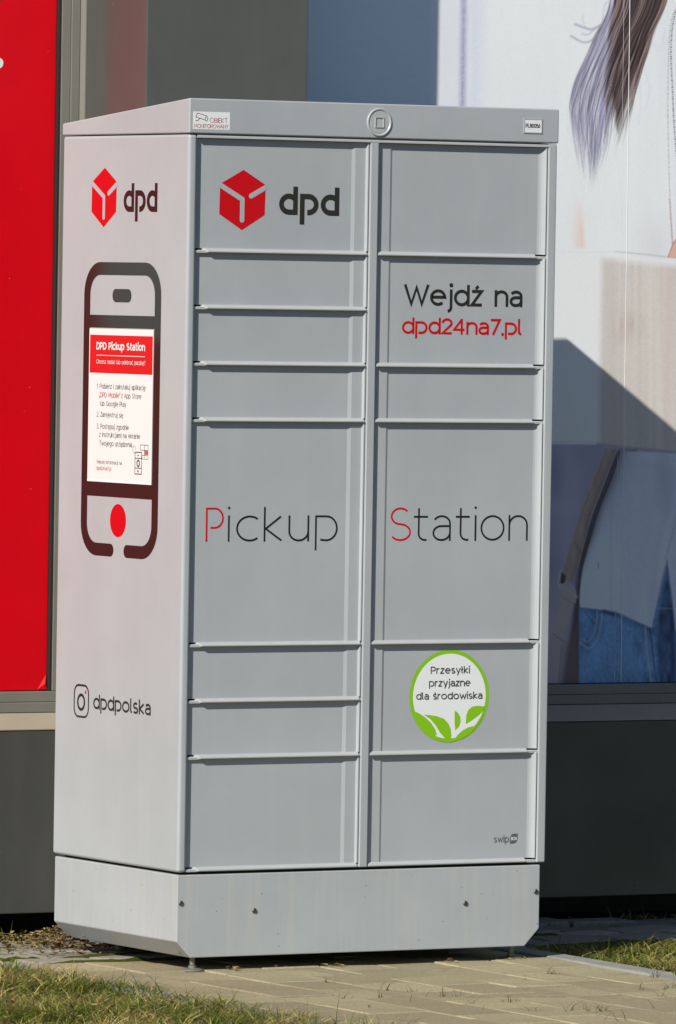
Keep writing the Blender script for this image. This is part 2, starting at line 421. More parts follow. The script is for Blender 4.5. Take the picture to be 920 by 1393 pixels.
# ------------------------------------------------------------------ vegetation
def blades(n, pos_fn, hmean, hsd, wmean, cols, lean=.6, seg=3):
    """vectorised bent ribbons -> V,F,C"""
    P = pos_fn(n); n = len(P)
    h = np.clip(rng.normal(hmean, hsd, n), hmean * .25, hmean * 2.6)
    az = rng.uniform(0, 2 * np.pi, n); ln = np.abs(rng.normal(lean, .35, n))
    face = az + np.pi / 2 + rng.normal(0, .5, n)
    wd = rng.normal(wmean, wmean * .3, n).clip(wmean * .4)
    base_c = cols(P, n)
    V = np.zeros((n, seg + 1, 2, 3)); C = np.zeros((n, seg + 1, 2, 3))
    for k in range(seg + 1):
        t = k / seg
        out = h * ln * t ** 1.7; zz = h * (t - .28 * np.minimum(ln, 1.6) * t ** 2.2)
        cx = P[:, 0] + np.cos(az) * out; cy = P[:, 1] + np.sin(az) * out; cz = P[:, 2] + zz
        ww = wd * (1 - t ** 1.6) * .5 + .00015
        for s, sg in ((0, -1), (1, 1)):
            V[:, k, s, 0] = cx + np.cos(face) * ww * sg; V[:, k, s, 1] = cy + np.sin(face) * ww * sg; V[:, k, s, 2] = cz
            C[:, k, s] = base_c
    idx = np.arange(n * (seg + 1) * 2).reshape(n, seg + 1, 2)
    F = np.stack([idx[:, :-1, 0], idx[:, :-1, 1], idx[:, 1:, 1], idx[:, 1:, 0]], -1).reshape(-1, 4)
    return V.reshape(-1, 3), F, C.reshape(-1, 3)
_ng = rng.random((80, 80))
def vnoise(x, y, s):
    u = np.asarray(x) * s + 40; v = np.asarray(y) * s + 40
    i = np.floor(u).astype(int) % 79; j = np.floor(v).astype(int) % 79; a = u - np.floor(u); b = v - np.floor(v)
    a = a * a * (3 - 2 * a); b = b * b * (3 - 2 * b)
    return (_ng[i, j] * (1 - a) + _ng[i + 1, j] * a) * (1 - b) + (_ng[i, j + 1] * (1 - a) + _ng[i + 1, j + 1] * a) * b
PAL = np.array([[.060, .110, .010], [.105, .165, .015], [.19, .22, .030], [.38, .32, .10], [.50, .42, .17], [.18, .115, .045]])
def grass_cols(P, n):
    dry = vnoise(P[:, 0], P[:, 1], 6.5) * .65 + vnoise(P[:, 0], P[:, 1], 19) * .35
    r = rng.random(n)
    k = np.where(r < .86 - 1.5 * (dry - .32), rng.integers(0, 3, n), rng.integers(3, 6, n))
    return PAL[k] * rng.uniform(.65, 1.4, (n, 1))
def lawn(name, inside, bbox, n, label, zbase=-.03, hs=1.0):
    def pos(dens_pow):
        def fn(m):
            x = rng.uniform(bbox[0], bbox[1], m * 3); y = rng.uniform(bbox[2], bbox[3], m * 3)
            keep = inside(x, y) & (rng.random(m * 3) < .35 + 1.1 * vnoise(x, y, 11))
            x, y = x[keep][:m], y[keep][:m]
            z = GZ + zbase + .022 * vnoise(x, y, 5)
            return np.stack([x, y, z], 1)
        return fn
    A1 = blades(n, pos(1), .043 * hs, .017 * hs, .0030, grass_cols, lean=1.3)
    A2 = blades(int(n * .6), pos(1), .024 * hs, .010 * hs, .0034, lambda P, m: PAL[rng.integers(3, 6, m)] * rng.uniform(.55, 1.1, (m, 1)), lean=1.9)
    A3 = blades(int(n * .012), pos(1), .078 * hs, .018 * hs, .0020, lambda P, m: PAL[rng.integers(0, 3, m)] * rng.uniform(.6, 1.1, (m, 1)), lean=.5)
    V = np.concatenate([A1[0], A2[0], A3[0]]); C = np.concatenate([A1[2], A2[2], A3[2]])
    F = np.concatenate([A1[1], A2[1] + len(A1[0]), A3[1] + len(A1[0]) + len(A2[0])])
    me = fast_mesh(name, V, F, 'grass_blade', C)
    o = bpy.data.objects.new(name, me); COL.objects.link(o)
    return tag(o, label, 'grass', kind='stuff')
lawn('grass', lambda x, y: (x < -.262 + .03 * np.sin(y * 17)) & (y < .31 + .03 * np.sin(x * 23)), (-2.1, -.22, -2.2, .35), 100000,
     'dry yellow green turf in front of the locker beside the path', hs=.9)
lawn('grass', lambda x, y: (x > 1.14 + .03 * (y) + .02 * np.sin(y * 21)) & (y < .30 + .025 * np.sin(x * 19)), (1.12, 2.9, -1.6, .35), 36000,
     'sunlit patch of turf right of the locker behind the kerb', hs=.62)
lawn('grass', lambda x, y: (y > .92 + .02 * np.sin(x * 13)) & (vnoise(x, y, 9) > .62), (-.6, 3.0, .9, 1.02), 700,
     'sparse grass tufts in the dark strip under the wall', zbase=-.028, hs=.7)

weed_src = []
for k in range(5):
    nb = random.choice((4, 5, 6, 8, 10))
    def pf(m, nb=nb): return np.stack([rng.normal(0, .005 + .002 * k, nb), rng.normal(0, .004, nb), np.full(nb, -.004)], 1)
    V, F, C = blades(nb, pf, .020 + .004 * (k % 3), .010, .0015, lambda P, m: np.tile(PAL[0], (m, 1)), lean=1.2)
    weed_src.append(fast_mesh('weed', V, F, 'weed_leaf'))
WEEDS = [(0.22, -0.321), (0.23, -0.344), (0.055, -0.673), (0.083, -0.665), (0.255, -0.543), (0.155, -0.673), (0.297, -0.578), (-0.006, -0.886), (0.167, -0.788), (0.278, -0.701), (0.294, -0.707), (0.329, -0.72), (0.268, -0.881), (0.209, -1.021), (0.676, -0.451), (0.834, -0.314), (0.379, -0.886), (0.292, -1.106), (0.365, -1.133), (0.386, -1.124), (0.436, -1.106), (0.45, -1.13), (0.466, -1.136), (0.506, -1.133), (0.816, -0.733), (1.019, -0.48), (0.879, -0.737), (0.763, -0.901), (0.596, -1.131), (0.364, -1.327), (0.351, -0.894), (0.915, -0.713)]
for i, (x, y) in enumerate(WEEDS):
    o = bpy.data.objects.new('weed', weed_src[i % 5]); COL.objects.link(o); o.location = (x, y, GZ)
    s = random.uniform(.6, 1.35); o.scale = (s, s, s * random.uniform(.7, 1.3)); o.rotation_euler = (0, 0, random.uniform(0, 6.28))
    tag(o, 'tiny grass weed sprouting from a joint of the beige paving', 'weed', 'weeds in the paving joints')

# moss cushions in the joints of the wall-side pavers
def moss_strip(x0, x1, y, wd):
    n = 14; V, F = [], []
    for i in range(n + 1):
        t = i / n; x = x0 + (x1 - x0) * t; e = math.sin(math.pi * t) ** .5 if 0 < t < 1 else .05
        for s in (-1, -.5, 0, .5, 1):
            V.append((x, y + s * wd * e * random.uniform(.8, 1.2), GZ - .008 + (1 - s * s) * .014 * e * random.uniform(.7, 1.2)))
    for i in range(n):
        for k in range(4): F.append((i * 5 + k, i * 5 + k + 1, i * 5 + k + 6, i * 5 + k + 5))
    return V, F
ms = [(-.30, -.10, .446, .012), (-.08, .22, .446, .010), (-.22, .02, .688, .018), (.10, .30, .57, .012), (-.34, .0, .81, .014), (.02, .10, .80, .035),
      (-.20, .28, .328, .022), (1.15, 1.75, .328, .016), (1.78, 2.1, .330, .016), (1.2, 1.45, .57, .008), (.0, .35, .448, .012)]
o = flat_obj('moss', *join_vf([moss_strip(*a) for a in ms]), 'moss'); tag(o, 'dark green moss filling joints of the wall side paving', 'moss', kind='stuff')

# dry leaves, straw and debris gathered at the wall and round the back corner of the locker
def litter(name, n, centre_fn, label, pile=0.0):
    V, F, C = [], [], []
    for i in range(n):
        x, y, zz = centre_fn(); L_ = random.choice((.004, .006, .008, .011, .016, .026)) * random.uniform(.8, 1.2); W_ = min(L_ * random.choice((.07, .09, .12, .25)), .0026)
        R = Euler((random.gauss(0, .6), random.gauss(0, .6), random.uniform(0, 6.28))).to_matrix(); bend = random.uniform(-.3, .5) * L_
        pts = [(-L_ / 2, 0, 0), (-L_ * .15, -W_ / 2, bend * .6), (L_ * .2, -W_ * .45, bend), (L_ / 2, 0, 0), (L_ * .2, W_ * .45, bend), (-L_ * .15, W_ / 2, bend * .6)]
        k = len(V); c = random.choice(((.22, .155, .07), (.15, .095, .042), (.32, .25, .12), (.09, .055, .027), (.24, .175, .08)))
        for p in pts:
            q = R @ Vector(p); V.append((x + q.x, y + q.y, zz + abs(q.z) * .8)); C.append(c)
        F.append((k, k + 1, k + 2, k + 3)); F.append((k, k + 3, k + 4, k + 5))
    me = fast_mesh(name, np.array(V), np.array(F), 'dry_leaf', np.array(C)); o = bpy.data.objects.new(name, me); COL.objects.link(o)
    return tag(o, label, 'leaf litter', kind='stuff')
def at_wall():
    return (random.uniform(-.6, .42), random.gauss(.93, .07), GZ + random.uniform(-.002, .008))
litter('leaf_litter', 2200, at_wall, 'strip of dry straw and leaves along the foot of the wall')
def at_corner():
    r = abs(random.gauss(0, .075)); a = random.uniform(0, 6.28)
    return (.02 + r * math.cos(a) * 1.5, .62 + r * math.sin(a), GZ + max(0, .062 * (1 - r / .12)) * random.random())
litter('leaf_litter', 1300, at_corner, 'small heap of dry leaves at the back corner of the locker')
def under_front():
    return (random.choice((.16, .29, .42, .45, .74, .93, .95)) + random.gauss(0, .012), .012 + random.gauss(0, .012), GZ + random.uniform(0, .006))
litter('leaf_litter', 60, under_front, 'reddish dry leaf crumbs along the shadow edge under the locker')
def in_dark():
    return (random.uniform(1.0, 2.6), random.gauss(.93, .07), GZ + random.uniform(-.004, .004))
litter('leaf_litter', 160, in_dark, 'scattered dry leaves in the dark gap under the wall')
def on_lawn():
    return (random.uniform(-1.2, -.33), random.uniform(-1.3, .25), GZ + random.uniform(-.012, .012))
litter('leaf_litter', 900, on_lawn, 'brown dead leaves and straw lying in the turf left of the path')

# ================================================================== BUILDING
T = 1.015; TH = math.atan(-.02)
bld = empty('shop_building', (0, T, 0), TH)
tag(bld, 'dark grey clad shop front with a projecting pillar behind the parcel locker', 'building')
def bbox_(name, x0, x1, y0, y1, z0, z1, m, bevel=0, parent=None): return box(name, x0, x1, y0, y1, z0, z1, m, parent or bld, world=False, bevel=bevel)
WX0, WX1 = -3.2, 4.2
P0, P1 = .2667, .7138           # pillar
PB = .0505
bbox_('plinth_panel', WX0, P0 - .001, -.035, .0, PB, .4995, 'cladding', bevel=.003)
bbox_('plinth_panel', P1 + .001, WX1, -.035, .0, PB, .4995, 'cladding', bevel=.003)
for xa, xb in ((WX0, P0 - .001), (P1 + .001, WX1)):
    v, f = prism([(-.037, .5005), (-.037, .503), (-.003, .540), (.03, .540), (.03, .5005)], lambda p: (xa, p[0], p[1]), lambda p: (xb, p[0], p[1]))
    mesh_obj('sill', v, f, 'sill_metal', bld, world=False)
bbox_('pillar', P0, P1, -.325, .04, PB, 3.4, 'cladding', bevel=.004)
# window frames (bottom rail, side rails, head)
def window(xl, xr, zt):
    parts = []
    parts.append(box_vf(xl, xr, 0, .05, .541, .566)); parts.append(box_vf(xl, xr, .002, .05, .5665, .5925))
    parts.append(box_vf(xl, xl + .03, .0, .05, .593, zt)); parts.append(box_vf(xl + .0305, xl + .062, .002, .05, .593, zt))
    parts.append(box_vf(xr - .062, xr - .0365, .002, .05, .593, zt)); parts.append(box_vf(xr - .036, xr - .012, 0, .05, .593, zt))
    parts.append(box_vf(xl, xr, 0, .05, zt + .001, zt + .06))
    fr = mesh_obj('window_frame', *join_vf(parts), 'frame_metal', bld, world=False, bevel=.0018)
    # slanted cover strip against the pillar
    v, f = prism([(xr - .0115, .03), (xr - .0115, -.001), (xr - .004, -.013), (xr - .0005, -.013), (xr - .0005, .03)], lambda p: (p[0], p[1], .541), lambda p: (p[0], p[1], zt + .06))
    mesh_obj('cover_strip', v, f, 'frame_trim', fr, world=False)
    bbox_('gasket', xl + .055, xr - .055, .030, .049, .586, zt + .01, 'gasket', parent=fr)
    return fr
window(WX0 + .4, P0, 3.0)
window(P1, WX1 - .6, 3.0)
bbox_('pillar', WX0, WX0 + .399, -.325, .04, PB, 3.4, 'cladding', bevel=.0022)
bbox_('pillar', WX1 - .599, WX1, -.325, .04, PB, 3.4, 'cladding', bevel=.0022)
bbox_('fascia', WX0, WX1, -.02, .06, 3.0615, 3.6, 'facade_upper', bevel=.003)
bbox_('outer_wall', WX0, WX1, .0605, 5.0, PB, 3.7, 'facade_upper')
bbox_('foundation', WX0, WX1, .45, .70, -.2, PB - .001, 'foundation')
bbox_('roof', WX0 - .02, WX1 + .02, -.04, 5.05, 3.701, 3.78, 'facade_upper', bevel=.004)

def bw(x, y, z): return Vector((x * math.cos(TH) - y * math.sin(TH), T + x * math.sin(TH) + y * math.cos(TH), z))
# --- red poster, left window
rp = empty('window_poster', bw(-1.0, .02, .593), TH)
tag(rp, 'plain red advertising poster in the window left of the locker', 'poster')
RX0, RX1 = WX0 + .475 + 1.0, .1985 + 1.0
box('print_sheet', RX0, RX1, 0, .004, .0015, 2.40, 'red_poster', rp, world=False, bevel=.0012)
box('edge_seal', RX1 + .0004, RX1 + .0058, -.0165, .006, .0, 2.40, 'gasket', rp, world=False)
# pale picture area in the upper left of the same poster (seen mirrored in the locker side)
box('picture_area', RX0 + .05, .66, -.0012, -.0002, .865, 1.13, 'pale_poster', rp, world=False)
flat_obj('white_mark', *join_vf([([(p[0], -.0008, p[1]) for p in rrect(1.022, 1.5365, .064, .026, .0125)], [tuple(range(28))])]), 'white_sticker', rp, world=False)
# lifted bottom corner of the film
V = [(RX1 - .025, -.0004, .003), (RX1 - .002, -.0004, .040), (RX1 - .006, -.006, .018), (RX1 - .001, -.004, .004)]
flat_obj('curled_corner', V, [(0, 1, 2), (0, 2, 3), (3, 2, 1)], 'red_poster', rp, world=False)

# --- printed photograph, right window: painted on a fine grid in poster coordinates
def photo_poster():
    x0, x1, z0, z1 = P1 + .068, WX1 - .667, .5945, 2.985
    us = np.concatenate([np.arange(x0, 1.24, .03), np.arange(1.24, 1.60, .0045), np.arange(1.60, 2.05, .0023), np.arange(2.05, 2.5, .02), np.arange(2.5, x1, .08), [x1]])
    vsn = np.concatenate([np.arange(z0, 2.36, .0025), np.arange(2.36, z1, .03), [z1]])
    us = np.array([u for i, u in enumerate(us) if i == 0 or u - us[i - 1] > 1e-3])
    U, Vv = np.meshgrid(us, vsn)
    # artwork canvas units
    cx = -39.5482 + 496.4039 * U + 8.4692 * Vv + .4959 * U * Vv - 11.8388 * U * U
    cy = 1270.9398 - 13.8214 * U - 556.6757 * Vv + 13.7564 * U * Vv - .1935 * U * U
    H, Wn = cx.shape
    img = np.zeros((H, Wn, 3)); img[:] = (.785, .812, .852)
    def nz(sx, sy, seed):
        r = np.random.default_rng(seed); g = r.random((400, 400))
        a = cx / sx + 100; b = cy / sy + 100; i = np.floor(a).astype(int) % 399; j = np.floor(b).astype(int) % 399; fa = a - np.floor(a); fb = b - np.floor(b)
        fa = fa * fa * (3 - 2 * fa); fb = fb * fb * (3 - 2 * fb)
        return (g[i, j] * (1 - fa) + g[i + 1, j] * fa) * (1 - fb) + (g[i, j + 1] * (1 - fa) + g[i + 1, j + 1] * fa) * fb
    def sm(d, s): return np.clip(.5 - d / (2 * s), 0, 1) ** 1
    def blend(mask, col): img[:] = img * (1 - mask[..., None]) + np.asarray(col) * mask[..., None]
    def polymask(pts, soft=1.0):
        pts = np.array(pts, float); n = len(pts); ins = np.zeros(cx.shape, bool); dmin = np.full(cx.shape, 1e9)
        for i in range(n):
            (xa, ya), (xb, yb) = pts[i], pts[(i + 1) % n]
            cond = ((ya > cy) != (yb > cy)); xi = (xb - xa) * (cy - ya) / ((yb - ya) if abs(yb - ya) > 1e-9 else 1e-9) + xa
            ins ^= cond & (cx < xi)
            t = np.clip(((cx - xa) * (xb - xa) + (cy - ya) * (yb - ya)) / max((xb - xa) ** 2 + (yb - ya) ** 2, 1e-9), 0, 1)
            dmin = np.minimum(dmin, np.hypot(cx - xa - t * (xb - xa), cy - ya - t * (yb - ya)))
        return sm(np.where(ins, -dmin, dmin), soft)
    def stroke(pts, wd, soft=.8, dash=None):
        best = np.full(cx.shape, 1e9); arc = np.zeros(cx.shape); acc = 0
        for (xa, ya), (xb, yb) in zip(pts[:-1], pts[1:]):
            L2 = (xb - xa) ** 2 + (yb - ya) ** 2; t = np.clip(((cx - xa) * (xb - xa) + (cy - ya) * (yb - ya)) / max(L2, 1e-9), 0, 1)
            dd = np.hypot(cx - xa - t * (xb - xa), cy - ya - t * (yb - ya)); nb = dd < best; best = np.where(nb, dd, best); arc = np.where(nb, acc + t * math.sqrt(L2), arc); acc += math.sqrt(L2)
        m = sm(best - wd / 2, soft)
        if dash: m = m * ((arc % dash) < dash * .6)
        return m
    def spl(pts, n=14):
        P = [pts[0]] + list(pts) + [pts[-1]]; out = []
        for i in range(1, len(P) - 2):
            for k in range(n):
                t = k / n; out.append(tuple(.5 * ((2 * P[i][c]) + (-P[i - 1][c] + P[i + 1][c]) * t + (2 * P[i - 1][c] - 5 * P[i][c] + 4 * P[i + 1][c] - P[i + 2][c]) * t * t + (-P[i - 1][c] + 3 * P[i][c] - 3 * P[i + 1][c] + P[i + 2][c]) * t ** 3) for c in (0, 1)))
        out.append(pts[-1]); return out
    # soft folds of pale cloth
    f = nz(26, 120, 1) * .6 + nz(9, 60, 2) * .4
    img *= (1 + .05 * (f - .5))[..., None]
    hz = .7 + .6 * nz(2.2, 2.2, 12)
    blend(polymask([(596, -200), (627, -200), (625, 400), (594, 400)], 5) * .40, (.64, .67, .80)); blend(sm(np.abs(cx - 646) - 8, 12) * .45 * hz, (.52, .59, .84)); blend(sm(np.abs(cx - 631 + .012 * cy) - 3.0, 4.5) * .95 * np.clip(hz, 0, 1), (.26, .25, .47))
    blend(polymask([(380, -200), (590, -200), (590, 400), (380, 400)], 8), (.62, .74, .95))  # blue of the pillar's shadow, tinted into the print where that shadow falls
    # lilac shading in the blouse, right
    blend(sm(np.hypot((cx - 893) / 34, (cy - 335) / 55) - .6, .5) * .35, (.60, .58, .66))
    blend(sm(np.hypot((cx - 905) / 16, (cy - 60) / 90) - .5, .6) * .22, (.60, .63, .74))
    # fore-arm
    am = polymask(spl([(779, 262), (790, 276), (793.5, 300), (795, 337)]) + [(776, 337), (776, 290)], 3.5) * np.clip((cx - 774) / 18, 0, 1) ** 1.2 * np.clip((cy - 255) / 60, 0, 1)
    blend(am * .8, (.78, .58, .52))
    # hair: individual strands between two flowing boundary curves
    yk = np.array([-160, -60, 0, 20, 41, 67, 94, 117, 147, 180, 215, 250]); xl = np.array([838, 832, 828, 825, 813, 805, 791, 781, 775, 780, 787, 794])
    xr_ = np.array([940, 925, 908, 901, 889, 883, 873, 867, 859, 848, 838, 825])
    ysm = np.linspace(-160, 255, 120)
    def smo(v_):
        q = np.interp(ysm, yk, v_); k = np.hanning(17); k /= k.sum(); return np.convolve(np.pad(q, 8, mode='edge'), k, 'valid')
    xl, xr_ = smo(xl), smo(xr_); yk = ysm
    rs = np.random.default_rng(5)
    c_lo, c_hi = np.searchsorted(us, 1.62), np.searchsorted(us, 2.02); r_lo = np.searchsorted(vsn, 1.78)
    win = (slice(r_lo, None), slice(c_lo, c_hi)); hx, hy = cx[win], cy[win]
    hl, hr = np.interp(hy, yk, xl), np.interp(hy, yk, xr_)
    def strand(s, y_end, wd, col, alpha, wob, y_start=-170, lim=None):
        xx = hl + s * (hr - hl) + wob[0] * np.sin(hy / wob[1] + wob[2]) * np.clip((hy + 40) / 220, 0, 1)
        fade = np.clip((y_end - hy) / 55, 0, 1) * np.clip((hy - y_start) / 20, 0, 1)
        m = np.exp(-((hx - xx) / (wd * (.35 + .65 * fade))) ** 2) * fade * alpha
        if lim is not None: m = m * lim[win]
        img[win] = img[win] * (1 - m[..., None]) + np.asarray(col) * m[..., None]
    j0 = slice(None)
    body = np.clip((cx - np.interp(cy, yk, xl)) / 4, 0, 1) * np.clip((np.interp(cy, yk, xr_) - cx) / 3, 0, 1)
    rel = (cx - np.interp(cy, yk, xl)) / np.maximum(np.interp(cy, yk, xr_) - np.interp(cy, yk, xl), 1)
    lil = body * np.clip((125 - cy + 90 * nz(5, 400, 8)) / 90, 0, 1) * np.clip((.52 + .0002 * cy - rel) / .08, 0, 1) * .66
    blend(lil, (.38, .385, .58))
    split = np.interp(cy, [-160, 0, 20, 50, 75, 102, 137, 165, 185], [832, 834, 836, 834, 833, 829, 828, 834, 840])
    dk = np.clip((cx - split) / 3, 0, 1) * np.clip((np.interp(cy, yk, xr_) - cx) / 2.5, 0, 1) * np.clip((175 - cy + 60 * (nz(6, 500, 9) - .5)) / 50, 0, 1)
    blend(dk * .96, (.040, .026, .030))
    blend(dk * np.clip((cx - np.interp(cy, [-100, 0, 60, 100, 160], [905, 890, 868, 846, 836])) / 10, 0, 1) * .85, (.13, .075, .075))
    lleft = np.clip((split + 5 - cx) / 6, 0, 1) + np.clip((cy - 150) / 30, 0, 1); lleft = np.clip(lleft, 0, 1); lright = np.clip((cx - split + 8) / 8, 0, 1)
    for k in range(330):
        s = rs.uniform(0, .66); c = np.array([(.30, .29, .46), (.19, .175, .30), (.50, .51, .68), (.12, .10, .16), (.70, .72, .80), (.33, .30, .41)][rs.integers(0, 6)]) * rs.uniform(.8, 1.15)
        strand(s, rs.uniform(150, 262) if s > .08 else rs.uniform(110, 245), rs.uniform(.45, 1.2), c, rs.uniform(.3, .8), (rs.uniform(0, 7), rs.uniform(22, 60), rs.uniform(0, 6)), y_start=-170 if s > .2 else rs.uniform(-10, 60), lim=lleft)
    for k in range(260):
        s = rs.uniform(.10, 1.0); c = np.array([(.025, .018, .02), (.08, .05, .052), (.17, .11, .11), (.34, .26, .25)][rs.choice(4, p=[.4, .3, .2, .1])])
        strand(s, rs.uniform(110, 232 - 50 * abs(s - .6)), rs.uniform(.45, 1.1), c, rs.uniform(.3, .8), (rs.uniform(0, 7), rs.uniform(30, 70), rs.uniform(0, 6)), lim=lright)
    # fine combed streaks that follow the flow of the hair
    r8 = np.random.default_rng(77); g8 = r8.random((240, 60))
    fl = (rel + .035 * np.sin(cy / 31) + .02 * np.sin(cy / 13 + 2)) * 52 + cy * .045; fa = fl - np.floor(fl); i8 = np.floor(fl).astype(int) % 238
    gy = cy / 38 + 20; fb = gy - np.floor(gy); j8 = np.floor(gy).astype(int) % 58
    st8 = (g8[i8, j8] * (1 - fa) + g8[i8 + 1, j8] * fa) * (1 - fb) + (g8[i8, j8 + 1] * (1 - fa) + g8[i8 + 1, j8 + 1] * fa) * fb
    dark8 = np.clip(1.15 - img.mean(-1) / .75, 0, 1); inh = np.clip((rel + .05) / .05, 0, 1) * np.clip((1.05 - rel) / .05, 0, 1) * (cy < 262)
    img *= (1 + inh * dark8 * (st8 - .5) * 1.25)[..., None]
    for pts, wd, al in ((spl([(816, 35), (805, 40), (796, 38), (783, 33)]), 3.2, .7), (spl([(813, 46), (803, 56), (792, 57), (777, 49)]), 2.6, .7), (spl([(809, 40), (800, 47), (792, 46)]), 2, .55), (spl([(797, 36), (793, 28), (793, 20)]), 1, .4), (spl([(828, 2), (822, 10), (819, 40)]), 1, .5)):
        blend(stroke(pts, wd, 1.2) * al, (.34, .32, .48))
    for pts in (spl([(889, 60), (898, 70), (905, 40)]), spl([(876, 92), (884, 120), (878, 150)]), spl([(870, 110), (872, 140), (868, 170)])):
        blend(stroke(pts, 1.2, 1.5) * .3, (.50, .52, .66))
    # beaded cord
    blend(stroke(spl([(926, 5), (919, 18), (914, 46), (913, 80), (915, 120), (917, 165), (921, 215), (926, 260)]), 2.0, .7, dash=3.2) * .9, (.07, .06, .08))
    blend(stroke(spl([(926, 2), (916, 20), (911, 50), (909, 110), (909, 165), (910, 220), (912, 280), (915, 330)]), 1.4, .7, dash=3.2) * .7, (.22, .19, .25))
    blend(stroke(spl([(911, 270), (913, 300), (915, 332)]), 1.6, .8) * .6, (.45, .22, .20))
    blend(polymask([(909, 350), (916, 330), (925, 318), (935, 318), (935, 352)], 1.2), (.70, .44, .36)); blend(stroke([(909, 349), (916, 331), (924, 320)], 1.5, .8) * .8, (.34, .18, .15))
    # carton
    blend(polymask([(560, 346), (840, 346), (940, 358), (940, 612), (820, 604), (560, 598)], 3), (.785, .805, .84))
    cr = polymask([(819, 352), (940, 364), (940, 616), (815, 607)], 5)
    corr = nz(5, 300, 21) * .6 + nz(2.2, 2.2, 22) * .4
    blend(cr, (.64, .60, .575)); img *= (1 - cr * .10 * (corr - .5) * 2)[..., None]
    blend(cr * sm(np.hypot((cx - 852) / 30, (cy - 442) / 30) - .5, .6) * nz(5, 22, 23) * .75, (.50, .37, .34))
    blend(cr * sm(np.abs(cx - 832) - 9, 8) * .30, (.52, .46, .46)); blend(cr * sm(np.abs(cx - 908) - 6, 6) * .22, (.62, .46, .42))
    blend(stroke([(838, 342), (880, 346), (925, 351)], 1.3, .9) * .6, (.30, .28, .32)); blend(stroke([(750, 341), (800, 343), (838, 342)], 1.0, 1.5) * .15, (.4, .4, .45))
    blend(stroke([(813, 605), (940, 617)], 3.5, 2) * .75, (.26, .24, .27)); blend(stroke([(560, 597), (816, 602)], 2.0, 1.5) * .45, (.45, .45, .52))
    # what hangs below the carton
    low = polymask([(560, 600), (815, 605), (940, 618), (940, 960), (560, 960)], 1.5)
    blend(low, (.44, .43, .58)); img *= (1 - low * .30 * (nz(14, 60, 31) - .3))[..., None]
    blend(low * sm(np.hypot((cx - 752) / 16, (cy - 640) / 40) - .6, .7) * .55, (.24, .24, .36)); blend(low * sm(np.hypot((cx - 765) / 30, (cy - 690) / 14) - .6, .7) * .4, (.56, .54, .66))
    blend(low * sm(np.hypot((cx - 748) / 18, (cy - 790) / 50) - .6, .7) * .55, (.25, .24, .36))
    blend(low * polymask([(740, 790), (760, 780), (775, 830), (772, 950), (740, 950)], 8) * .4, (.50, .46, .52))
    sh = polymask(spl([(845, 613), (835, 648), (818, 690), (803, 738), (793, 775), (789, 808), (789, 826)]) + spl([(789, 826), (815, 829), (838, 832), (862, 843), (886, 854)]) + spl([(887, 854), (893, 822), (900, 786), (908, 758)]) + spl([(908, 758), (912, 790), (917, 830), (919, 855)]) + [(945, 862), (945, 618)], 1.0)
    blend(low * polymask([(838, 612), (866, 612), (812, 730), (798, 790), (790, 830), (789, 955), (762, 955), (778, 850), (790, 740)], 3) * .92, (.085, .065, .09))
    blend(low * polymask([(752, 955), (768, 880), (786, 850), (790, 955)], 5) * .6, (.24, .16, .17))
    blend(sh, (.70, .77, .90)); img *= (1 - sh * .16 * (nz(22, 110, 41) - .4) - sh * .07 * (nz(2.2, 2.2, 42) - .5))[..., None]
    # cast shade of the strap on the cloth and the soft folds
    edge = np.interp(cy, [612, 650, 690, 738, 775, 826], [845, 835, 818, 803, 793, 789])
    blend(sh * np.exp(-np.clip(cx - edge, 0, 99) / np.interp(cy, [612, 700, 780], [11, 7, 2.5])) * np.clip((790 - cy) / 60, 0, 1) * .85, (.16, .15, .20))
    blend(sh * sm(np.hypot((cx - 903) / 15, (cy - 650) / 62) - .35, .75) * .55, (.33, .33, .42)); blend(sh * sm(np.hypot((cx - 866) / 10, (cy - 690) / 80) - .3, .8) * .22, (.86, .88, .92))
    blend(sh * stroke(spl([(918, 640), (908, 690), (896, 740), (890, 800), (886, 850)]), 5, 7) * .30, (.42, .44, .55)); blend(sh * stroke(spl([(922, 690), (914, 730), (905, 762)]), 2, 2.5) * .45, (.36, .38, .48))
    blend(sh * stroke(spl([(840, 640), (858, 632), (905, 636)]), 3, 5) * .25, (.5, .52, .6)); blend(sh * stroke([(832, 655), (831, 760), (832, 833)], .9, .8) * .45, (.36, .38, .46)); blend(stroke([(814, 766), (814.5, 773)], 1.2, .6) * .8, (.06, .06, .08))
    je = polymask([(788, 826), (838, 833), (886, 855), (908, 765), (919, 856), (945, 864), (945, 960), (788, 960)], 1.2) * (1 - sh)
    blend(je, (.17, .34, .62)); img *= (1 + je * 1.0 * (nz(1.8, 4, 51) * .45 + nz(14, 22, 52) * .55 - .5))[..., None]
    blend(je * sm(np.hypot((cx - 845) / 26, (cy - 905) / 26) - .4, .7) * .35, (.26, .44, .72)); blend(je * stroke(spl([(789, 828), (815, 832), (840, 837), (866, 848), (888, 858)]), 5, 4) * .55, (.05, .09, .22)); blend(je * stroke(spl([(796, 832), (804, 843), (812, 850)]), 1.5, 1.2) * .6, (.04, .07, .17))
    blend(je * polymask([(893, 855), (908, 765), (919, 856), (921, 960), (898, 960), (895, 900)], 3) * (.5 + .5 * nz(5, 14, 53)), (.035, .045, .12))
    for pts in (spl([(790, 868), (800, 873), (808, 862), (812, 845), (812, 832)]), spl([(789, 874), (802, 882), (814, 868), (819, 835)])): blend(je * stroke(pts, 1.3, .8) * .75, (.55, .62, .75))
    blend(je * stroke([(878, 853), (881, 890), (890, 960)], 2, .9) * .7, (.50, .56, .66)); blend(je * stroke([(884, 853), (888, 890), (898, 960)], 2.5, 1) * .6, (.03, .05, .14))
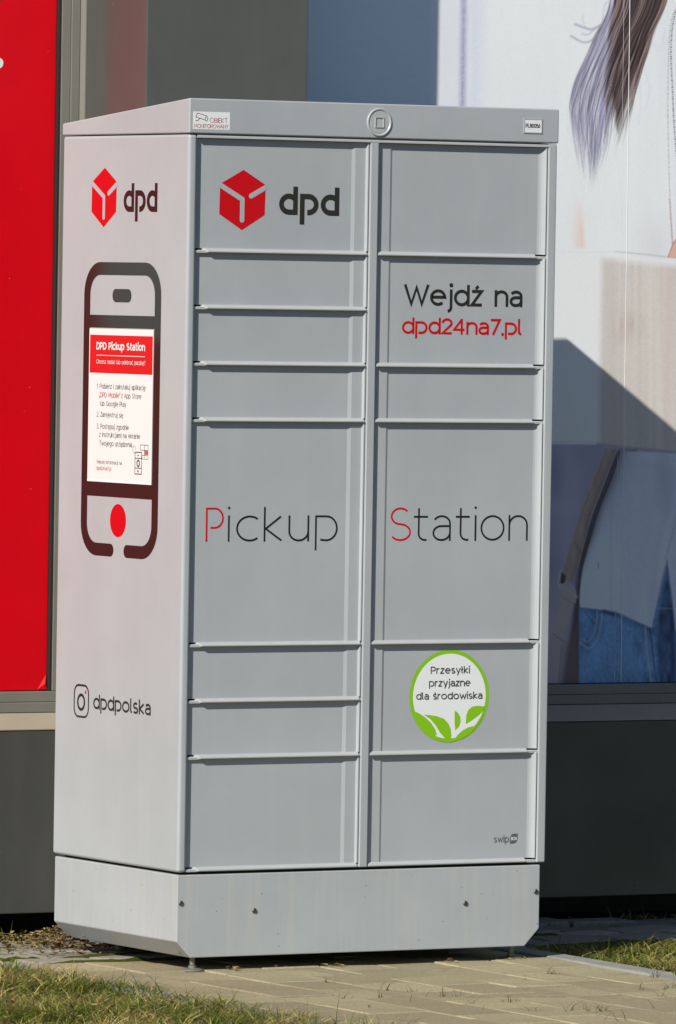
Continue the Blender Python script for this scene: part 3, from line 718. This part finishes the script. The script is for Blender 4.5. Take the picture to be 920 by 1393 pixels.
    blend(je * stroke([(895, 828), (918, 828)], 1.0, .6, dash=3) * .7, (.6, .6, .68)); blend(stroke([(822, 832), (834, 836)], 5, 1.5) * .8, (.06, .06, .10))
    # bag strap with its ring
    st = polymask([(822, 609), (840, 611), (805, 700), (786, 772), (778, 792), (765, 786), (771, 758), (790, 690)], .9)
    blend(st, (.46, .37, .35)); img *= (1 - st * .30 * (nz(6, 30, 61) - .4))[..., None]; blend(st * stroke([(838, 612), (803, 699), (781, 790)], 5, 3) * .45, (.16, .11, .11))
    for pts in ([(823, 611), (790, 694), (772, 756)], [(839, 612), (806, 698), (786, 772)]): blend(stroke(pts, .9, .7) * .8, (.55, .50, .50))
    blend(stroke([(826, 612), (794, 692), (776, 756)], .8, .6, dash=3) * .5, (.15, .10, .10)); blend(stroke([(782, 738), (792, 755)], 1, .7) * .8, (.12, .09, .09))
    blend(stroke(spl([(764, 776), (760, 790), (762, 800), (768, 797)]), 2.2, .8) * .9, (.60, .58, .62)); blend(polymask([(764, 778), (770, 784), (768, 796), (762, 794)], 1), (.07, .06, .08))
    ks = polymask([(763, 796), (770, 792), (783, 808), (779, 830), (766, 872), (752, 862), (762, 822)], .9)
    blend(ks, (.50, .44, .45)); blend(stroke([(763, 796), (784, 812)], 5, 1) * .8, (.52, .47, .48)); blend(stroke(spl([(776, 795), (783, 806), (782, 820)]), 2, .8) * .8, (.62, .58, .60))
    blend(stroke([(752, 862), (768, 874)], 1.2, .7) * .8, (.14, .10, .11)); blend(stroke([(764, 812), (781, 822)], .9, .6) * .6, (.15, .1, .1))
    blend(polymask([(750, 866), (767, 874), (758, 960), (738, 960)], 1.2) * .9, (.44, .40, .43)); blend(stroke([(765, 878), (757, 958)], 1.2, .8) * .6, (.12, .09, .1))
    # print grain
    g = nz(1.7, 1.7, 71) - .5; img *= (1 + .045 * g)[..., None]
    img = np.clip(img, .008, .86)
    verts = np.stack([U - x0, np.zeros_like(U), Vv - z0], -1).reshape(-1, 3)
    idx = np.arange(H * Wn).reshape(H, Wn)
    F = np.stack([idx[:-1, :-1], idx[:-1, 1:], idx[1:, 1:], idx[1:, :-1]], -1).reshape(-1, 4)
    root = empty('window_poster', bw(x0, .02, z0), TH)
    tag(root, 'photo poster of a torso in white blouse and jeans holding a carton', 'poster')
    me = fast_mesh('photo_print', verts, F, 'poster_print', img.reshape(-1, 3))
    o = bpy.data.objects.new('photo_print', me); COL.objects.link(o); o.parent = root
    box('backing_sheet', 0, x1 - x0, .0008, .005, 0, z1 - z0, 'white_sticker', root, world=False)
    # two raised film seams
    for xa, xb, wd in ((1.8250, 1.8320, .0003), (1.8420, 1.8510, .0010)):
        v = [(xa - x0, 0, 2.36 - z0), (xa - x0 + wd, -.0006 * wd / .001, 2.36 - z0), (xa - x0 + 2 * wd, 0, 2.36 - z0), (xb - x0, 0, .002), (xb - x0 + wd, -.0006 * wd / .001, .002), (xb - x0 + 2 * wd, 0, .002)]
        flat_obj('film_seam', [(a, b - .0003, c) for a, b, c in v], [(0, 1, 4, 3), (1, 2, 5, 4)], 'film_edge', root, world=False)
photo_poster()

# ================================================================== PARCEL LOCKER
W, D = 1.0083, .6171
ZB, ZJ, LF, LR = .2275, 1.9475, .0827, .0293
LK = empty('parcel_locker', (W / 2, D / 2, GZ))
tag(LK, 'tall grey metal parcel locker with two columns of doors on the paving', 'parcel locker')
# ---- shell
lside = box('side_panel', 0, .0229, 0, D, ZB, ZJ - .0012, 'locker_paint', LK, bevel=.0075, bseg=4)
box('side_panel', .9842, W, 0, D, ZB, ZJ - .0012, 'locker_paint', LK, bevel=.0035, bseg=3)
box('back_panel', .0232, .984, D - .02, D - .001, ZB + .001, ZJ - .002, 'locker_paint', LK)
box('inner_core', .0235, .9838, .0305, D - .021, .19, ZJ - .003, 'locker_inside', LK)
box('centre_stile', .4912, .5133, .0003, .030, ZB + .001, 1.9395, 'locker_paint', LK, bevel=.0022)
v, f = prism([(.0, 1.9385), (.0, 1.9425), (.004, 1.9465), (.03, 1.9465), (.03, 1.9385)], lambda p: (.0232, p[0], p[1]), lambda p: (.984, p[0], p[1]))
mesh_obj('top_rail', v, f, 'locker_trim', LK)
# ---- lid with the sloping top
v, f = prism([(-.003, ZJ + .0005), (-.003, ZJ + LF), (D + .002, ZJ + LR), (D + .002, ZJ + .0005)], lambda p: (-.002, p[0], p[1]), lambda p: (W + .002, p[0], p[1]))
lid = mesh_obj('lid', v, f, 'locker_paint', LK, bevel=.004, bseg=3)
FR = lambda y0: (lambda u, v, o: (u, y0 - o, v))
lidp = FR(-.003)
# round emblem pressed into the lid front
ring_c = (.5098, 1.9862)
v, f = lathe([(.0335, -.001), (.0335, .0022), (.0320, .0034), (.0300, .0034), (.0285, .0018), (.0270, .0006), (.0255, .0016), (.0, .0016)][:7], 40, lambda a, b, h: (ring_c[0] + a, -.003 - h, ring_c[1] + b))
mesh_obj('round_emblem', v, f, 'locker_trim', lid, smooth=False)
sq = [(box_vf(ring_c[0] - .0125 + a, ring_c[0] - .0125 + b, -.0066, -.0040, ring_c[1] - .0125 + c, ring_c[1] - .0125 + d_)) for a, b, c, d_ in ((0, .025, 0, .0022), (0, .025, .0228, .025), (0, .0022, .0022, .0228), (.0228, .025, .0022, .0228))]
mesh_obj('square_emblem', *join_vf(sq), 'locker_trim', lid)
# monitoring sticker
stc = decal('monitoring_sticker', [poly([(.0072, 1.9580), (.1062, 1.9580), (.1062, 1.9990), (.0072, 1.9990)])], lidp, 'white_sticker', lid)
decal('lettering', text_geo('OBIEKT', .0520, 1.9740, .0475, .0112, .0011) , lidp, 'rose_print', lid, .0007)
decal('lettering', text_geo('MONITOROWANY', .0105, 1.9612, .0915, .0092, .0010), lidp, 'rose_print', lid, .0007)
camg = [ribbon([(.0190, 1.9955), (.0430, 1.9895), (.0385, 1.9800), (.0145, 1.9865), (.0190, 1.9955)], .0012), ribbon([(.0430, 1.9895), (.0470, 1.9840), (.0440, 1.9772), (.0385, 1.9800)], .0012), ribbon([(.0250, 1.9835), (.0200, 1.9778), (.0140, 1.9778)], .0012)]
decal('camera_icon', camg, lidp, 'dark_print', lid, .0007)
# number plate in a shallow pocket
flat_obj('number_plate', [lidp(*p) for p in ((.9125, 1.9732, .0012), (.9590, 1.9732, .0012), (.9590, 2.0030, .0012), (.9125, 2.0030, .0012))], [(0, 1, 2, 3)], 'white_sticker', lid)
fr = [box_vf(a, b, -.0048, -.0028, c, d_) for a, b, c, d_ in ((.9100, .9617, 1.9706, 1.9732), (.9100, .9617, 2.0030, 2.0054), (.9100, .9125, 1.9732, 2.0030), (.9590, .9617, 1.9732, 2.0030))]
mesh_obj('plate_frame', *join_vf(fr), 'locker_paint', lid)
decal('lettering', text_geo('PL80056', .9150, 1.9838, .0412, .0098, .0016), lidp, 'dark_print', lid, .0016)

# ---- doors
UZ = .1312; Z0 = 1.9385
LP = [(.0245, .0133), (.446, .0133), (.455, .0107), (.483, .0107), (.4855, .004), (.4885, .004), (.4885, .0295), (.0245, .0295)]
RP = [(.5150, .004), (.5172, .004), (.5192, .0107), (.5510, .0107), (.5575, .0133), (.9625, .0133), (.9680, .0119), (.9725, .0094), (.9765, .0058), (.9790, .0020), (.9812, .0020), (.9812, .0295), (.5150, .0295)]
LIP = [(.0165, .0052), (.0090, .0052), (.0000, -.0012), (.0000, -.0036), (.0165, -.0036)]
RAIL = [(.0300, .0010), (.0085, .0010), (.0055, -.0012), (.0055, -.0056), (.0300, -.0056)]
doors = {}
def make_door(col, k0, k1):
    zt = Z0 - UZ * k0 - (.0030 if k0 else .0012); zb = Z0 - UZ * k1 + .0058
    prof = LP if col == 'L' else RP
    v, f = prism(prof, lambda p: (p[0], p[1], zb), lambda p: (p[0], p[1], zt))
    d_ = mesh_obj('door', v, f, 'locker_paint', LK)
    zc = Z0 - UZ * k1 + .001
    if col == 'L': xa, xb, ca, cb = .0462, .4902, .0105, .006
    else: xa, xb, ca, cb = .5142, .9545, .004, .001
    g = lambda y, c: c * (1 - y / .0165)
    v, f = prism(LIP, lambda p: (xa + g(p[0], ca), p[0], zc + p[1]), lambda p: (xb - g(p[0], cb), p[0], zc + p[1]))
    mesh_obj('door_lip', v, f, 'locker_trim', d_)
    xa, xb = (.0232, .4908) if col == 'L' else (.5136, .9838)
    v, f = prism(RAIL, lambda p: (xa, p[0], zc + p[1] - .0002), lambda p: (xb, p[0], zc + p[1] - .0002))
    mesh_obj('cross_rail', v, f, 'locker_trim', LK)
    doors[(col, k0)] = d_
    return d_
for a, b in ((0, 2), (2, 3), (3, 4), (4, 5), (5, 9), (9, 10), (10, 11), (11, 13)): make_door('L', a, b)
for a, b in ((0, 2), (2, 4), (4, 5), (5, 9), (9, 11), (11, 13)): make_door('R', a, b)
dp = FR(.0133)
# cube emblem: hexagon with a Y-shaped gap
def cube_logo(place, cx, cz, w_, h_, parent, gapmat, off=.0004):
    s = w_ / 218.0; t = h_ / 290.0
    P = lambda x, y: (cx + (x - 284) * s, cz - (y - 537) * t)
    hexa = [P(287, 392), P(393, 462), P(390, 607), P(283, 682), P(175, 607), P(177, 462)]
    decal('cube_emblem', [poly(hexa)], place, 'red_vinyl', parent, off)
    wd = 21 * s
    g = [ribbon([P(172, 464), P(283, 534), P(283, 634)], wd), disc(*P(283, 634), wd / 2), ribbon([P(397, 471), P(324, 517)], wd), disc(*P(324, 517), wd / 2)]
    decal('emblem_gap', g, place, gapmat, parent, off + .0001)
cube_logo(dp, .1524, 1.7963, .1235, .1405, doors[('L', 0)], 'locker_paint')
GL = {}
HXX = .5
GL['d'] = (.74, [[(.74, 1.44), (.74, 0)], [(.72, 0)] + [(.45, .0)] + A(.40, .5, .40, .5, 270, 50)])
GL['p'] = (.74, [[(0, 1), (0, -.44)], [(.02, 1.0), (.30, 1.0)] + A(.34, .5, .40, .5, 90, -100)])
def logo_text(place, u0, v0, width, xh, wd, parent, off=.0004):
    decal('lettering', text_geo('dpd', u0, v0, width, xh, wd, track=.36, glyphs=GL), place, 'black_vinyl', parent, off)
logo_text(dp, .2510, 1.7640, .1630, .0500, .0126, doors[('L', 0)])
BK = doors[('R', 2)]
decal('lettering', text_geo('Wejdź', .5960, 1.5560, .2190, .0500, .0074, track=.17), dp, 'black_vinyl', BK)
decal('lettering', text_geo('na', .8470, 1.5560, .0780, .0500, .0074, track=.19), dp, 'black_vinyl', BK)
decal('lettering', text_geo('dpd24na7.pl', .5915, 1.4888, .3335, .0385, .0058, track=.17), dp, 'red_vinyl', BK)
PK = doors[('L', 5)]
decal('lettering', text_geo('P', .0680, .9985, .0480, .0795, .0046), dp, 'red_vinyl', PK)
decal('lettering', text_geo('ickup', .1265, .9985, .2980, .0795, .0046, track=.22), dp, 'black_vinyl', PK)
SK = doors[('R', 5)]
decal('lettering', text_geo('S', .5668, .9985, .0590, .0795, .0046), dp, 'red_vinyl', SK)
decal('lettering', text_geo('tation', .6310, .9985, .3200, .0795, .0046, track=.17), dp, 'black_vinyl', SK)
# round eco sticker
EK = doors[('R', 9)]
EC = (.7398, .6290); er = .1105
es = er * 2 / 672.0; et = er * 2 / 780.0
E_ = lambda x, y: (EC[0] + (x - 436) * es, EC[1] - (y - 470) * et)
decal('sticker_ring', [disc(*EC, er, 64)], dp, 'green_print', EK, .0003)
decal('sticker_field', [disc(*E_(437, 470), er * .915, 64)], dp, 'white_sticker', EK, .0005)
LVS = [[(132, 588), (180, 608), (232, 642), (285, 692), (320, 745), (336, 792), (312, 802), (352, 818), (352, 842), (290, 822), (220, 770), (165, 700), (136, 640)],
       [(222, 620), (325, 634), (392, 658), (432, 700), (452, 750), (458, 800), (455, 848), (405, 848), (412, 832), (362, 776), (330, 722), (282, 664)],
       [(482, 590), (512, 612), (531, 645), (534, 690), (520, 730), (490, 758), (484, 690)],
       [(738, 560), (680, 555), (630, 562), (598, 588), (582, 632), (578, 706), (630, 676), (690, 632), (722, 598)],
       [(720, 612), (700, 668), (660, 722), (602, 734), (550, 762), (508, 800), (480, 846), (560, 826), (640, 768), (700, 690), (730, 630)],
       [(352, 818), (412, 832), (456, 828), (484, 832), (500, 848), (436, 856), (360, 846)]]
decal('leaf_print', [poly([E_(*p) for p in L_]) for L_ in LVS], dp, 'green_print', EK, .0007)
def eco(text, xa, xb, base):
    u0, v0 = E_(xa, base); u1, _ = E_(xb, base)
    return text_geo(text, u0, v0, u1 - u0, .0170, .0024, track=.20)
for a_ in (('Przesyłki', 274, 604, 280), ('przyjazne', 262, 612, 388), ('dla środowiska', 156, 714, 496)): decal('lettering', eco(*a_), dp, 'dark_print', EK, .0011)
# small maker's mark
MK = doors[('R', 11)]
decal('lettering', text_geo('swip', .8710, .2768, .0420, .0160, .0023, track=.24), dp, 'swip_print', MK)
lf = [(.9160, .2735), (.9160, .2860)] + [(.9175, .2915), (.9210, .2955), (.9265, .2972), (.9375, .2972)] + [(.9375, .2850), (.9355, .2785), (.9310, .2745), (.9260, .2735)]
decal('leaf_mark', [poly(lf)], dp, 'swip_print', MK, .0004)
decal('lettering', text_geo('BOX', .9188, .2815, .0165, .0078, .0012), dp, 'white_sticker', MK, .0008)

# ---- printed graphics on the left side: u runs towards the front edge
SP = lambda u, v, o: (-o, -u, v)          # u = -y
def S(y): return -y
cube_logo(SP, S(.4075), 1.7998, .1230, .1410, lside, 'locker_paint')
logo_text(SP, S(.3110), 1.7655, .1640, .0510, .0130, lside)
yl, yr, zt, zbm = .4985, .1210, 1.6480, .9510
tw = .0305
outer = rrect(0, 0, 1, 1, .1)
def ring_geo(po, pi):
    n = len(po); return (list(po) + list(pi), [(i, (i + 1) % n, n + (i + 1) % n, n + i) for i in range(n)])
uc = S((yl + yr) / 2); wU = yl - yr
gl = []
# upper speaker frame: arch, two sides down to the home-button frame, with a gap at the bottom
def half(sg):
    """outline path on one side, from the top centre to the bottom gap"""
    r = .062; x1 = wU / 2 - tw / 2; top = zt - .0165; bot = zbm + .0150
    p = [(0, top)] + [(x1 - r + r * math.sin(math.radians(a)), top - r + r * math.cos(math.radians(a))) for a in range(0, 91, 10)]
    p += [(x1 - r + r * math.cos(math.radians(a)), bot + r - r * math.sin(math.radians(a))) for a in range(0, 91, 10)]
    p += [(.040, bot)]
    return [(uc + sg * a, b) for a, b in p]
for sg in (-1, 1):
    gl.append(ribbon(half(sg), tw)); gl.append(disc(uc + sg * .040, zbm + .0150, tw / 2, 16))
gl.append(poly([(uc - wU / 2 + .01, 1.4915), (uc + wU / 2 - .01, 1.4915), (uc + wU / 2 - .01, 1.5215), (uc - wU / 2 + .01, 1.5215)]))
gl.append(poly([(uc - wU / 2 + .01, 1.0920), (uc + wU / 2 - .01, 1.0920), (uc + wU / 2 - .01, 1.1262), (uc - wU / 2 + .01, 1.1262)]))
gl.append(poly(rrect(S(.3118), 1.5682, .0925, .0312, .0150)))
decal('phone_outline', gl, SP, 'black_vinyl', lside)
decal('home_button', [disc(S(.3145), 1.0372, .0392, 36)], SP, 'red_vinyl', lside)
# instruction sheet
sheet = flat_obj('instruction_sheet', [SP(*p) for p in ((S(.4672), 1.1262, .0016), (S(.1525), 1.1262, .0016), (S(.1525), 1.4890, .0016), (S(.4672), 1.4890, .0016))], [(0, 1, 2, 3)], 'paper', LK)
decal('sheet_bottom_edge', [poly([(S(.4672), 1.1262), (S(.1525), 1.1262), (S(.1525), 1.1320), (S(.4672), 1.1320)])], SP, 'white_sticker', sheet, .0020)  # slightly paler strip along the bottom of the sheet
decal('red_header', [poly([(S(.4630), 1.3842), (S(.1555), 1.3842), (S(.1555), 1.4742), (S(.4630), 1.4742)])], SP, 'red_print', sheet, .0020)
decal('lettering', text_geo('DPD Pickup Station', S(.4300), 1.4392, .2390, .0180, .0038, track=.22), SP, 'paper', sheet, .0026)
decal('rule_line', [ribbon([(S(.4297), 1.4260), (S(.1915), 1.4260)], .0014)], SP, 'paper', sheet, .0026)
decal('lettering', text_geo('Chcesz nadać lub odebrać paczkę?', S(.4290), 1.4062, .2400, .0100, .0012, track=.22), SP, 'paper', sheet, .0026)
for g_ in (
    text_geo('1. Pobierz i zainstaluj aplikację', S(.4270), 1.3470, .2400, .0120, .0015, track=.22),
    text_geo('z App Store', S(.3050), 1.3265, .0980, .0120, .0015, track=.22),
    text_geo('lub Google Play', S(.4090), 1.3060, .1280, .0120, .0015, track=.22),
    text_geo('2. Zarejestruj się', S(.4250), 1.2800, .1310, .0120, .0015, track=.22),
    text_geo('3. Postępuj zgodnie', S(.4240), 1.2520, .1590, .0120, .0015, track=.22),
    text_geo('z instrukcjami na ekranie', S(.4110), 1.2325, .2010, .0120, .0015, track=.22),
    text_geo('Twojego urządzenia', S(.4100), 1.2120, .1620, .0120, .0015, track=.22),
    text_geo('Więcej informacji na', S(.4220), 1.1690, .1250, .0090, .0010, track=.22)):
    decal('lettering', g_, SP, 'grey_print', sheet, .0020)
decal('lettering', text_geo('„DPD Mobile”', S(.4150), 1.3265, .1060, .0120, .0016, track=.2), SP, 'rose_print', sheet, .0020)
decal('lettering', text_geo('dpd24na7.pl', S(.4220), 1.1540, .0740, .0090, .0010, track=.2), SP, 'rose_print', sheet, .0020)
# tiny drawing of a phone in front of boxes
ic = []
def rr_ring(y0, y1, z0, z1, wd): return [ribbon([(S(y0), z0), (S(y1), z0), (S(y1), z1), (S(y0), z1), (S(y0), z0)], wd)]
ic += rr_ring(.2330, .2010, 1.1500, 1.2010, .0022); ic += [ribbon([(S(.233), 1.1870), (S(.201), 1.1870)], .0018), ribbon([(S(.233), 1.1640), (S(.201), 1.1640)], .0018)]
ic += [ribbon(A(S(.217), 1.1752, .0060, .0072, 90, 450), .0036), ribbon([(S(.2205), 1.1935), (S(.2135), 1.1935)], .0022)]
ic += rr_ring(.2080, .1880, 1.2065, 1.2190, .0010) + rr_ring(.1880, .1700, 1.2065, 1.2190, .0010) + rr_ring(.1990, .1700, 1.1860, 1.1945, .0010) + rr_ring(.1880, .1700, 1.1860, 1.2190, .0010)
ic += [ribbon(A(S(.2375), 1.2070, .0065, .0085, 0, 300), .0008)]
decal('phone_drawing', ic, SP, 'dark_print', sheet, .0020)
decal('red_detail', [poly([(S(.1868), 1.1968), (S(.1712), 1.1968), (S(.1712), 1.2055), (S(.1868), 1.2055)])], SP, 'rose_print', sheet, .0027)
decal('red_detail', [disc(S(.2170), 1.1570, .0032, 10)], SP, 'rose_print', sheet, .0027)
# camera-shaped icon and account name
ci = rrect(S(.4820), .6013, .0760, .0800, .0230)
co_ = rrect(S(.4820), .6013, .0660, .0700, .0180)
decal('camera_icon', [ring_geo(ci, co_), ribbon(A(S(.4830), .5985, .0165, .0175, 90, 450), .0070)], SP, 'black_vinyl', lside)
decal('icon_dot', [disc(S(.4618), .6232, .0042, 12)], SP, 'red_vinyl', lside)
decal('lettering', text_geo('dpdpolska', S(.4222), .5860, .2820, .0345, .0054, track=.19), SP, 'black_vinyl', lside)

# ---- base
bp_ = [(.0020, .2216), (W - .0120, .2216), (W - .0120, .0690), (W - .0520, .0275), (.0395, .0275), (.0020, .0660)]
v, f = prism(bp_, lambda p: (p[0], .0030, p[1]), lambda p: (p[0], D - .010, p[1]))
base = mesh_obj('base', v, f, 'locker_paint_dirty', LK, bevel=.0022, bseg=2)
for sx, sz in ((.0120, .1560), (.2094, .1333), (.7880, .1347), (.9854, .1575)):
    v, f = lathe([(.0064, 0), (.0064, .0012), (.0050, .0030), (.0024, .0030), (.0020, .0006)], 14, lambda a, b, h: (sx + a, .0030 - h, sz + b))
    mesh_obj('screw', v, f, 'screw_metal', base)
for sy in (.03, .50):
    nx, nz_ = -.766, -.643
    v, f = lathe([(.004, 0), (.004, .0012), (.002, .002)], 10, lambda a, b, h: (.026 + a * .643 + nx * h, sy + b, .0385 - a * .766 + nz_ * h))
    mesh_obj('rivet', v, f, 'galvanised', base)
for fx, fy in ((.060, .030), (.945, .045), (.13, D - .10), (.90, D - .10)):
    ft = mesh_obj('foot', *lathe([(.0270, GZ + .0010), (.0270, GZ + .0040), (.0200, GZ + .0062), (.0095, GZ + .0080), (.0095, GZ + .0130)], 20, lambda a, b, h: (fx + a, fy + b, h)), 'galvanised', LK)
    mesh_obj('foot_rod', *lathe([(.0062, GZ + .014), (.0062, .06)], 12, lambda a, b, h: (fx + a, fy + b, h)), 'galvanised', ft)
